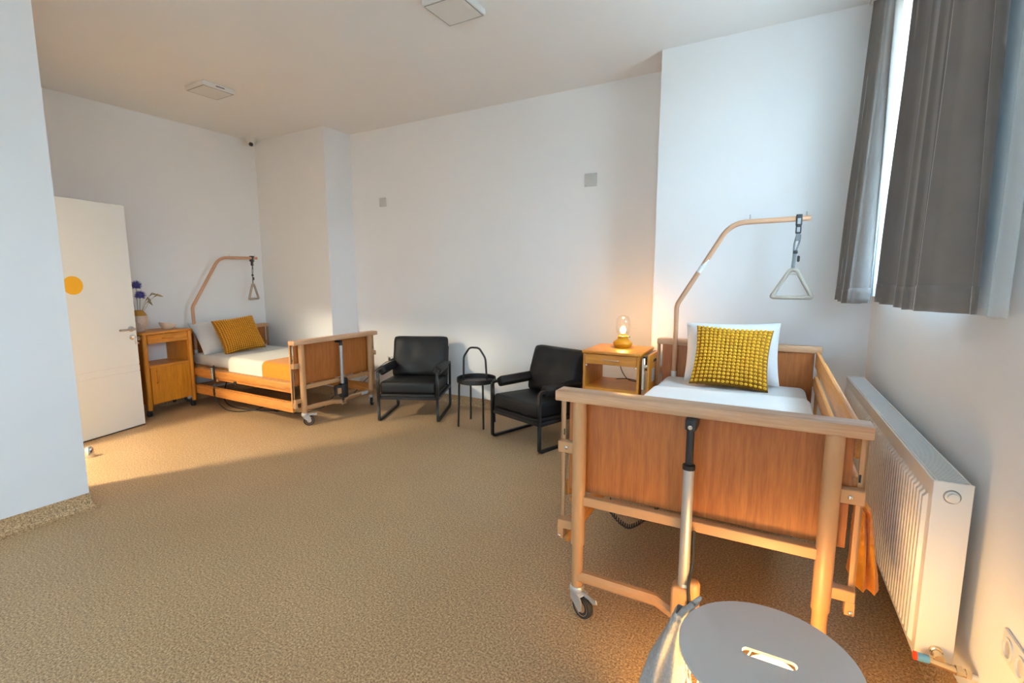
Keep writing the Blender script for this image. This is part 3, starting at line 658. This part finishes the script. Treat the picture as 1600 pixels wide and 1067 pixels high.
# ------------------------------------------------------------------ bedside cabinets
def cabinet(loc, rz, side, w, label, shelf, z_draw, lower, d=.43):
    e = empty('bedside_cabinet', loc, rz, label, 'bedside cabinet', 'beech bedside cabinets')
    hw = w / 2; zt = .868; cw, cx = M['cabz'], M['cabx']
    MB().box(-hw - .004, hw + .004, -.012, d + .006, zt - .022, zt, .006, None, 2).build('top', cx, e)
    if lower:
        for sx in (-1, 1):
            for y in (.012, d - .012): MB().lathe([(.021, .068), (.022, .072), (.022, zt - .022)], 16, (sx * (hw - .022), y, 0)).build('post', cw, e)
    inn = hw - .034 if lower else hw - .002
    for sx in (-1, 1): MB().box(sx * inn, sx * (inn - .018), .012 if lower else 0, d, .12, zt - .022, .001).build('side_panel', cw, e)
    ii = inn - .018
    MB().box(-ii, ii, .015, d, .12, .138, .001).build('bottom', cx, e)
    MB().box(-ii, ii, .004, d, shelf - .022, shelf, .001).build('shelf', cx, e)
    MB().box(-ii, ii, d - .008, d, .138, shelf - .022).build('back_panel', cw, e)
    dr = MB().box(-ii + .002, ii - .002, .0, .018, z_draw, zt - .026, .002).box(-ii + .01, ii - .01, .018, d - .05, z_draw + .004, z_draw + .01).build('drawer', cx, e)
    zc = (z_draw + zt - .026) / 2
    MB().tube(bend([(-.062, 0, zc), (-.055, -.022, zc), (.055, -.022, zc), (.062, 0, zc)], .015), .0055, 10).build('handle', M['pole' if not lower else 'cabx'], dr)
    do = MB().box(-ii + .002, ii - .002, .0, .018, .124, shelf - .024, .002).build('door', cw, e)
    zz = shelf - .12; hx = -ii + .055
    MB().tube(bend([(hx, 0, zz + .066), (hx, -.022, zz + .058), (hx, -.022, zz - .058), (hx, 0, zz - .066)], .015), .0065, 10).build('handle', cw, do)
    for sx in (-1, 1):
        for y in (.022, d - .022):
            x = sx * (hw - .026)
            c = MB().box(x - .018, x + .018, y - .012, y + .03, .045, .062, .006, None, 2).lathe([(.009, .04), (.009, .075)], 10, (x, y, 0)).build('caster', M['plastic'], e)
            for k in (-1, 1): MB().lathe([(.0, -.006), (.02, -.007), (.026, -.004), (.026, .004), (.02, .007), (0, .006)], 16, (x + k * .010, y + .012, .026), RY(pi / 2)).build('wheel', M['rubber'], c)
    # folded over-bed tray on one side
    s = side; x0 = hw + .010
    t = MB().box(s * (x0 + .036), s * (x0 + .054), .03, d - .03, .14 if lower else .30, zt - .012, .004, None, 2).build('folding_tray', cw, e)
    if not lower: MB().box(s * x0, s * (x0 + .036), .03, .05, .30, .74, .002).build('tray_cover', M['lacq'], t)
    MB().box(s * (x0 + .004), s * (x0 + .028), .0, .03, .60 if not lower else .80, zt - .03, .004).box(s * (x0 + .02), s * (x0 + .045), -.006, .03, .765, .79, .004).build('bracket', M['chrome'], t)
    MB().box(s * (x0 + .004), s * (x0 + .03), .03, d - .03, zt - .04, zt - .022, .003).build('pivot_bar', M['black'], t)
    MB().lathe([(.006, 0), (.006, .006), (0, .007)], 12, (s * (x0 + .054), .10, .80), RY(s * pi / 2)).build('screw', M['chrome'], t)
    if not lower:
        MB().box(s * (x0 + .0543), s * (x0 + .0548), .11, .20, .645, .745).build('paper_label', M['print'], t)
        MB().box(s * (x0 + .0535), s * (x0 + .056), .16, .24, .79, .81, .003).build('grip_slot', M['dark'], t)
        for k in (-1, 1): MB().ell((k * (ii - .01), -.002, z_draw - .012), (.007, .006, .007), 10, 6).build('shelf_peg', M['whitep'], e)
    return e
NS1 = (-5.650, 2.637, 0); NR1 = atan2(.98, -.18) - 0 + radians(0)
# front faces (0.98, 0.18): local -y -> that direction
NR1 = atan2(.18, .98) + pi / 2
cabinet(NS1, NR1, -1, .525, 'beech bedside cabinet with round posts, drawer and closed door, beside the white door', .525, .752, True, .35)
NS2 = (-1.136, 3.512, 0); NR2 = radians(.6)
cabinet(NS2, NR2, 1, .44, 'beech bedside cabinet with open shelf carrying the lit lamp', .582, .765, False)
wc = MB().tube(bend([(-1.20, 3.93, .78), (-1.17, 3.90, .66), (-1.10, 3.86, .592), (-1.02, 3.84, .590), (-1.04, 3.90, .589), (-1.14, 3.93, .589), (-1.20, 3.88, .589)], .06), .0035, 8).build('lamp_cord', M['plastic'])
tag(wc, 'thin black lamp cord curling on the open cabinet shelf', 'cord')
# ------------------------------------------------------------------ table lamp
tl = empty('table_lamp', (-1.132, 3.80, .868), 0, 'mustard table lamp with clear glass shade and glowing bulb', 'table lamp')
MB().lathe([(0, 0), (.058, 0), (.062, .004), (.074, .022), (.077, .032), (.074, .042), (.048, .062), (.040, .070), (.040, .092), (.036, .094), (0, .094)], 36).build('base', M['lampy'], tl)
MB().lathe([(.034, .094), (.040, .104), (.052, .125), (.055, .15), (.055, .19), (.050, .225), (.036, .247), (.016, .256), (.0, .257)], 36).build('glass_shade', M['glass'], tl)
MB().lathe([(.016, .094), (.016, .112)], 16).build('socket', M['lampy'], tl)
MB().ell((0, 0, .138), (.021, .021, .028), 16, 10).build('bulb', M['bulb'], tl)
MB().tube([(.038, 0, .082), (.052, 0, .086)], .003, 8).ell((.055, 0, .087), (.005, .005, .007), 10, 6).build('switch', M['plastic'], tl)

# ------------------------------------------------------------------ vase, flowers, bowl on the first cabinet
def ns1(x, y, z=.868): return local_to_world(NS1, NR1, (x, y, z))
vp = ns1(-.165, .18)
va = empty('vase', vp, 0, 'pale stoneware vase with a brown glazed neck on the cabinet', 'vase')
va.scale = (1.12, 1.12, 1.3)
MB().lathe([(0, 0), (.044, 0), (.050, .006), (.068, .05), (.077, .085), (.078, .11), (.072, .128)], 32).build('body', M['ceramic'], va)
MB().lathe([(.072, .128), (.060, .150), (.046, .166), (.045, .17), (.040, .17), (.040, .155), (.055, .13), (.06, .10)], 32).build('neck', M['vband'], va)
rf = MB()
for a0, z0 in ((-70, .06), (-50, .075), (-28, .068), (-60, .09), (-38, .092)):
    rf.tube([(cos(radians(a0 + k * 5)) * (.0745 + .004 * sin(k)), sin(radians(a0 + k * 5)) * (.0745 + .004 * sin(k)), z0 + .008 * sin(k * 1.3)) for k in range(5)], .003, 6)
rf.build('relief', M['ceramic'], va)
for dx, dy, zz, lab in ((.012, .005, .475, 'taller violet globe thistle in the stoneware vase'), (.020, -.012, .375, 'lower violet globe thistle in the stoneware vase')):
    top = Vector((dx * 1.6, dy * 1.6, zz)); fe = empty('globe_thistle', vp, NR1, lab, 'flower', 'violet globe thistles in the vase')
    MB().tube([(dx * .3, dy * .3, .02), (dx * .8, dy * .8, .18), top], .0022, 6).build('stem', M['stem'], fe)
    hd = MB().ell(top, (.030, .030, .030), 12, 8)
    for i in range(260):
        z = random.uniform(-.75, 1); a = random.uniform(0, 2 * pi); q = sqrt(1 - z * z); d = Vector((q * cos(a), q * sin(a), z)); L = random.uniform(.046, .062)
        o_ = d.orthogonal().normalized() * .0028; o2 = d.cross(o_)
        hd.add([top + d * .02 + o_, top + d * .02 - o_ * .5 + o2, top + d * .02 - o_ * .5 - o2, top + d * L], [(0, 1, 3), (1, 2, 3), (2, 0, 3)])
    hd.build('flower_head', M['thistle'], fe, smooth=False)
# dried grasses: (direction x, direction y, reach, height, droop)
for i, (ax, ay, rc, hh, dr) in enumerate(((1, -.2, .20, .235, .02), (1, .3, .17, .17, .05), (.8, -.5, .14, .25, .01), (1, 0, .12, .20, .03), (-1, -.2, .10, .30, .0), (-1, .2, .13, .34, .04), (-.8, -.5, .09, .25, .0), (-.3, .6, .08, .30, .0))):
    n_ = Vector((ax, ay, 0)).normalized(); g = empty('dried_grass', vp, NR1, 'dried straw coloured grass stem drooping from the stoneware vase', 'dried grass', 'dried grass stems in the vase')
    P = [n_ * (.02 * k) + Vector((0, 0, .03 + .12 * k)) for k in (0, 1)]
    P = [Vector((n_.x * .005, n_.y * .005, .03)), Vector((n_.x * .03, n_.y * .03, .16)), n_ * (rc * .65) + Vector((0, 0, .14 + hh * .8)), n_ * (rc * .98) + Vector((0, 0, .14 + hh)), n_ * rc * 1.25 + Vector((0, 0, .14 + hh - dr))]
    Q = bend(P, .05, 6); MB().tube(Q, .0018, 5).build('stalk', M['straw'], g)
    a, b = P[3], P[4]; m0 = P[2].lerp(a, .5)
    hd = MB().tube([m0, a, a.lerp(b, .5), b], [.003, .010, .010, .002], 7)
    hd.build('seed_head', M['straw'], g)
bp_ = ns1(.115, .15)
bo = empty('bowl', bp_, NR1, 'small cream ceramic bowl with a slanting rim on the cabinet', 'bowl')
bw = MB(); nb = 32; vs = []
for k, (r, z) in enumerate(((.036, 0), (.060, .015), (.080, .04), (.086, .062), (.084, .064), (.076, .042), (.055, .018), (.03, .010))):
    for j in range(nb):
        a = 2 * pi * j / nb; zz = z * (1 - .28 * cos(a)) if k in (2, 3, 4, 5) else z
        vs.append((r * cos(a), r * .8 * sin(a), zz))
fs = [(i * nb + j, i * nb + (j + 1) % nb, (i + 1) * nb + (j + 1) % nb, (i + 1) * nb + j) for i in range(7) for j in range(nb)] + [tuple(range(nb)), tuple(7 * nb + j for j in range(nb))]
bw.add(vs, fs).build('shell', M['bowl'], bo)

# ------------------------------------------------------------------ armchairs
def armchair(loc, rz, label, seed):
    e = empty('armchair', loc, rz, label, 'armchair', 'black leather armchairs with metal frames')
    hw = .308; D = .655; b = .0125
    for s in (-1, 1):
        x = s * (hw - b)
        f = MB().tube(bend([(x, b, .30), (x, b, .505), (x, D - b, .505), (x, D - b, b), (x, b, b), (x, b, .30)], .03, 5), .0165, 4, cap=True, up=(1, 0, 0))
        f.box(x - b, x + b, b, D - b, .225, .25, .001)
        f.build('side_frame', M['black'], e)
        tl_ = radians(-32 if s < 0 else 28)
        pd = MB().box(-.040, .040, .075, .50, -.060, .024, .022, T(x - s * .012, 0, .518) @ RY(tl_), 4)
        o = pd.build('arm_pad', M['leather'], e, ang=60)
    for y in (.01, D - .04): MB().box(-hw + .025, hw - .025, y, y + .03, .225, .25, .001).build('cross_bar', M['black'], e)
    MB().box(-hw + .026, hw - .026, .002, .60, .238, .286, .018, T(0, 0, 0) @ RX(radians(-2)), 3).build('seat_base', M['leather'], e, ang=60)
    MB().box(-hw + .027, hw - .027, -.004, .605, .285, .405, .028, RX(radians(-2.5)), 4).build('seat_cushion', M['leather'], e, ang=60)
    MB().box(-hw + .024, hw - .024, -.012, .012, .0, .44, .010, T(0, .565, .25) @ RX(radians(-14)), 2).build('back_panel', M['leather'], e, ang=60)
    mb, f = soft(.60, .445, .165, .012, 30, .33, .014, seed, 6, .05); o = mb.build('back_cushion', M['leather'], e, ang=70)
    o.matrix_local = T(0, .475, .362) @ RX(radians(-15))
    return e
c1 = Vector((-3.475 - 2.917, 3.425 + 3.692, 0)) / 2; armchair((c1.x, c1.y, 0), radians(25.6), 'black leather armchair standing beside the foot of the lowered bed', 3)
c2 = Vector((-2.26 - 1.667, 3.593 + 3.396, 0)) / 2; armchair((c2.x, c2.y, 0), radians(-18.4), 'black leather armchair standing beside the cabinet with the lamp', 8)
# ------------------------------------------------------------------ side table with carrying handle
st_ = empty('side_table', (-2.575, 3.85, 0), radians(8), 'round black metal tray table with carrying hoop between the armchairs', 'side table')
MB().lathe([(0, .425), (.186, .425), (.190, .429), (.190, .468), (.186, .470), (.183, .468), (.183, .433), (0, .433)], 40).build('tray', M['black'], st_)
for a in (45, 135, 225, 315):
    c, n_ = cos(radians(a)), sin(radians(a))
    MB().tube([(c * .175, n_ * .175, .428), (c * .188, n_ * .188, 0)], .0095, 10).build('leg', M['black'], st_)
MB().tube(bend([(-.125, -.03, .428), (-.120, -.03, .665), (-.055, -.03, .760), (.045, -.03, .760), (.110, -.03, .665), (.125, -.03, .428)], .03), .0095, 10).build('carrying_hoop', M['black'], st_)
# ------------------------------------------------------------------ radiator
ra = empty('radiator', rw(0.048, 0, 0), RW_ROT, 'white ribbed panel radiator under the window', 'radiator')
# local: x 0 = back, -0.1 = front; y = -s
SA, SB, RZ0, RZ1 = .31, 2.11, .205, .805
prof = []; pitch = .0333; n = int((SB - SA - .06) / pitch); off = ((SB - SA) - n * pitch) / 2
s = SA; prof.append((SA, -.094))
for i in range(n):
    a = SA + off + i * pitch
    prof += [(a + .004, -.094), (a + .007, -.106), (a + .0215, -.106), (a + .0255, -.094)]
prof.append((SB, -.094))
zz = [(RZ0, 0), (RZ0 + .025, 0), (RZ0 + .04, 1), (RZ1 - .075, 1), (RZ1 - .06, 0), (RZ1 - .03, 0)]
fp = MB(); K = len(zz)
for sv, x in prof:
    for z, k in zz: fp.v.append((-.094 + (x + .094) * k, -sv, z))
for i in range(len(prof) - 1):
    for j in range(K - 1): fp.f.append((i * K + j, (i + 1) * K + j, (i + 1) * K + j + 1, i * K + j + 1))
fp.build('front_panel', M['rad'], ra, ang=20)
MB().box(-.095, -.088, -SA, -SB, RZ1 - .035, RZ1 - .004, .003).build('top_band', M['rad'], ra)
MB().box(-.006, 0, -SA - .01, -SB + .01, RZ0, RZ1 - .02).build('rear_panel', M['rad'], ra)
for sv in (SA, SB): MB().box(-.097, 0, -sv + .004, -sv - .004, RZ0 - .002, RZ1, .004, None, 2).build('side_cover', M['rad'], ra)
gr = MB()
for i in range(112): gr.box(-.086, -.008, -(SA + .01 + i * .0158), -(SA + .021 + i * .0158), RZ1 - .012, RZ1 - .005)
gr.build('top_grille', M['radtop'], ra, smooth=False, kind='stuff')
MB().box(-.088, -.084, -SA, -SB, RZ1 - .02, RZ1 - .002, .001).box(-.010, -.004, -SA, -SB, RZ1 - .02, RZ1 - .002, .001).build('grille_edge', M['rad'], ra)
MB().box(-.09, -.006, -SA - .005, -SB + .005, RZ1 - .03, RZ1 - .022).build('grille_backing', M['radtop'], ra)
vb = MB().lathe([(.018, 0), (.018, .004), (.014, .006), (.014, .016), (.009, .018), (.0, .018)], 20, (-.05, -SB - .004, RZ1 - .045), RX(pi / 2)); vb.build('bleed_valve', M['whitep'], ra)
MB().lathe([(.022, 0), (.022, .0015), (.0, .0016)], 24, (-.05, -SB - .003, RZ1 - .045), RX(pi / 2)).build('valve_ring', M['greyp'], ra)
MB().box(-.062, -.038, -SB - .0042, -SB - .0048, RZ1 - .175, RZ1 - .155).box(-.056, -.044, -SB - .0042, -SB - .0048, RZ1 - .155, RZ1 - .146).build('embossed_mark', M['rad'], ra)
zv = RZ0 + .045
va_ = MB().lathe([(.017, 0), (.017, .012), (.013, .014), (.013, .045)], 16, (-.045, -SB - .003, zv), RX(pi / 2)).tube([(-.07, -SB - .045, zv - .012), (.03, -SB - .045, zv - .025)], .0115, 12).lathe([(.016, 0), (.016, .014)], 6, (-.005, -SB - .045, zv - .020), RY(pi / 2)).lathe([(.014, 0), (.014, .012)], 6, (.018, -SB - .045, zv - .023), RY(pi / 2)).build('valve', M['brass'], ra)
MB().lathe([(.0125, 0), (.0125, .03)], 16, (-.10, -SB - .045, zv - .0095), RY(pi / 2)).build('valve_cap', M['blue'], va_)
MB().lathe([(.013, 0), (.013, .008)], 16, (-.108, -SB - .045, zv - .009), RY(pi / 2)).build('cap_end', M['red'], va_)
MB().tube([(.028, -SB - .045, zv - .025), (.05, -SB - .045, zv - .028)], .0085, 12).build('pipe', M['whitep'], va_)
# ------------------------------------------------------------------ curtains
def curtain(name, m, s0, s1, d0, folds, amp, zb, zt, label, cat, seed, flare=0.0, thick=.003, hem=0.0, shift=0.0, group=None):
    rnd = random.Random(seed); ph = [rnd.uniform(-.8, .8) for _ in range(folds + 2)]; am = [rnd.uniform(.45, 1.2) for _ in range(folds + 2)]
    NU = folds * 16
    def fn(u, v):
        z = zb + (zt - zb) * v; dn = 1 - v
        k = u * folds; i = int(k); w = am[min(i, folds)] * (1 - (k - i)) + am[min(i + 1, folds + 1)] * (k - i)
        p = ph[min(i, folds)] * (1 - (k - i)) + ph[min(i + 1, folds + 1)] * (k - i)
        a = 2 * pi * k + p * dn * 1.6
        sh = sin(a) + .3 * sin(2 * a + .6)
        d = d0 + flare * dn + amp * w * (.75 + .35 * dn) * sh
        s = s0 + (s1 - s0) * u + shift * dn * (u - 1) + .15 * (s1 - s0) / folds * sin(2 * a) * .5
        d += .004 * noise.noise(Vector((u * 9, v * 3, seed)))
        return rw(max(.012, d), s, z - .006 * sin(u * 7 + seed))
    e = empty(name, rw(d0, (s0 + s1) / 2, 0), 0, label, cat, group); off_ = Vector(e.location)
    g = MB().grid(lambda u, v: Vector(fn(u, v)) - off_, NU, 44); o = g.build('fabric', m, e, ang=80); solid(o, thick)
    if hem:
        hb = MB().grid(lambda u, v: Vector(fn(u, v * hem / (zt - zb))) - off_ - Vector((.0, 0, 0)), NU, 3).build('hem', m, e, ang=80); solid(hb, thick + .004)
    return e
ZB = 1.285
curtain('curtain', M['curtain'], .055, .56, .105, 4, .050, ZB - .015, ZC - .03, 'narrow taupe velvet curtain gathered against the room corner', 'curtain', 4, flare=.055, hem=.085)
curtain('curtain', M['curtain'], 1.30, 2.03, .125, 6, .052, ZB + .02, ZC - .03, 'wide taupe velvet curtain hanging above the radiator', 'curtain', 11, flare=.01, hem=.085, shift=.11)
curtain('sheer_curtain', M['sheer'], .10, 2.16, .048, 16, .012, ZB + .025, ZC - .03, 'white sheer voile curtain hanging between the window and the taupe curtains', 'sheer curtain', 21, thick=.0006)
cr = MB().box(-.16, -.02, -.03, -2.3, ZC - .03, ZC, .003).build('curtain_rail', M['whitep']); cr.location = (*RW, 0); cr.rotation_euler = (0, 0, RW_ROT)
tag(cr, 'white ceiling curtain track over the window', 'curtain rail')
# ------------------------------------------------------------------ wire basket table with lamp inside, grey cloth
SX, SY, SR = .011, 1.360, .222
bk = empty('basket_table', (SX, SY, 0), 0, 'round wire basket table with a pale grey lid, glowing from inside', 'basket table')
bm = bmesh.new(); N = 72
oc = [bm.verts.new((SR * cos(2 * pi * i / N), SR * sin(2 * pi * i / N), 0)) for i in range(N)]
ic = []; hl, hr_ = .050, .0155
for i in range(13): a = -pi / 2 + pi * i / 12; ic.append(bm.verts.new((.006 + hl + hr_ * cos(a), -.006 + hr_ * sin(a), 0)))
for i in range(13): a = pi / 2 + pi * i / 12; ic.append(bm.verts.new((.006 - hl + hr_ * cos(a), -.006 + hr_ * sin(a), 0)))
es = [bm.edges.new((oc[i], oc[(i + 1) % N])) for i in range(N)] + [bm.edges.new((ic[i], ic[(i + 1) % len(ic)])) for i in range(len(ic))]
bmesh.ops.triangle_fill(bm, use_beauty=True, use_dissolve=False, edges=es)
ex = bmesh.ops.extrude_face_region(bm, geom=bm.faces[:]); bmesh.ops.translate(bm, verts=[v for v in ex['geom'] if isinstance(v, bmesh.types.BMVert)], vec=(0, 0, .009))
bm.verts.index_update(); lm = MB(); lm.add([v.co + Vector((0, 0, .411)) for v in bm.verts], [[v.index for v in f.verts] for f in bm.faces]); bm.free()
lm.build('lid', M['lid'], bk, ang=30, label='pale grey round lid with a hand slot')
MB().tube([(.208 * cos(2 * pi * i / 48), .208 * sin(2 * pi * i / 48), .400) for i in range(48)], .004, 8, closed=True).build('top_ring', M['wire'], bk)
MB().tube([(.160 * cos(2 * pi * i / 48), .160 * sin(2 * pi * i / 48), .006) for i in range(48)], .004, 8, closed=True).build('bottom_ring', M['wire'], bk)
wm = None
for sg in (-1, 1):
    base = MB().tube([((.160 + .048 * k / 8) * cos(sg * k * .13), (.160 + .048 * k / 8) * sin(sg * k * .13), .006 + .394 * k / 8) for k in range(9)], .0022, 6).build('wire', M['wire'], bk)
    for i in range(1, 15):
        c = base.copy(); COL.objects.link(c); c.parent = bk; c.rotation_euler = (0, 0, 2 * pi * i / 15)
for i in range(-5, 6):
    x = i * .028; y = sqrt(max(0, .158 ** 2 - x * x)); MB().tube([(x, -y, .008), (x, y, .008)], .002, 6).build('floor_wire', M['wire'], bk)
fb = MB().box(-.10, .10, -.10, .10, .012, .172, .045, T(SX, SY, 0) @ RZ(.3), 4).build('folded_blanket', M['linen'], ang=60)
tag(fb, 'folded white blanket inside the wire basket', 'blanket')
gl = empty('globe_lamp', (SX + .015, SY + .045, .172), 0, 'glowing warm globe lamp on the blanket inside the wire basket', 'lamp')
MB().lathe([(.035, 0), (.037, .004), (.033, .015), (.025, .018)], 24).build('base', M['whitep'], gl)
MB().ell((0, 0, .100), (.095, .095, .095), 28, 16).build('globe', M['globe'], gl)
def cloth():
    # bunched over the basket rim on the bed side, hanging down outside it
    path = bend([(-.190, 1.490, .424), (-.218, 1.462, .405), (-.243, 1.440, .31), (-.262, 1.405, .18), (-.285, 1.375, .055), (-.33, 1.33, .030)], .05, 8); n = len(path) - 1
    def fn(u, v):
        k = u * n; i = min(n - 1, int(k)); c = path[i].lerp(path[i + 1], k - i); th = 2 * pi * v
        r = .016 + .038 * min(1, u * 1.9) + .012 * u
        r *= 1 + .20 * sin(3 * th + 5 * u + .6) + .10 * sin(7 * th - 6 * u)
        lift = .010 * sin(th * 2) if u < .2 else 0
        return (c.x + r * cos(th) * .85, c.y + r * sin(th) * 1.15, max(.004, c.z + lift + (r * .5 * cos(th) if u < .15 or u > .9 else 0)))
    o = MB().grid(fn, 70, 48).build('grey_cloth', M['greyc'], ang=80)
    tag(o, 'crumpled grey knit cloth hanging down the side of the wire basket', 'cloth')
cloth()
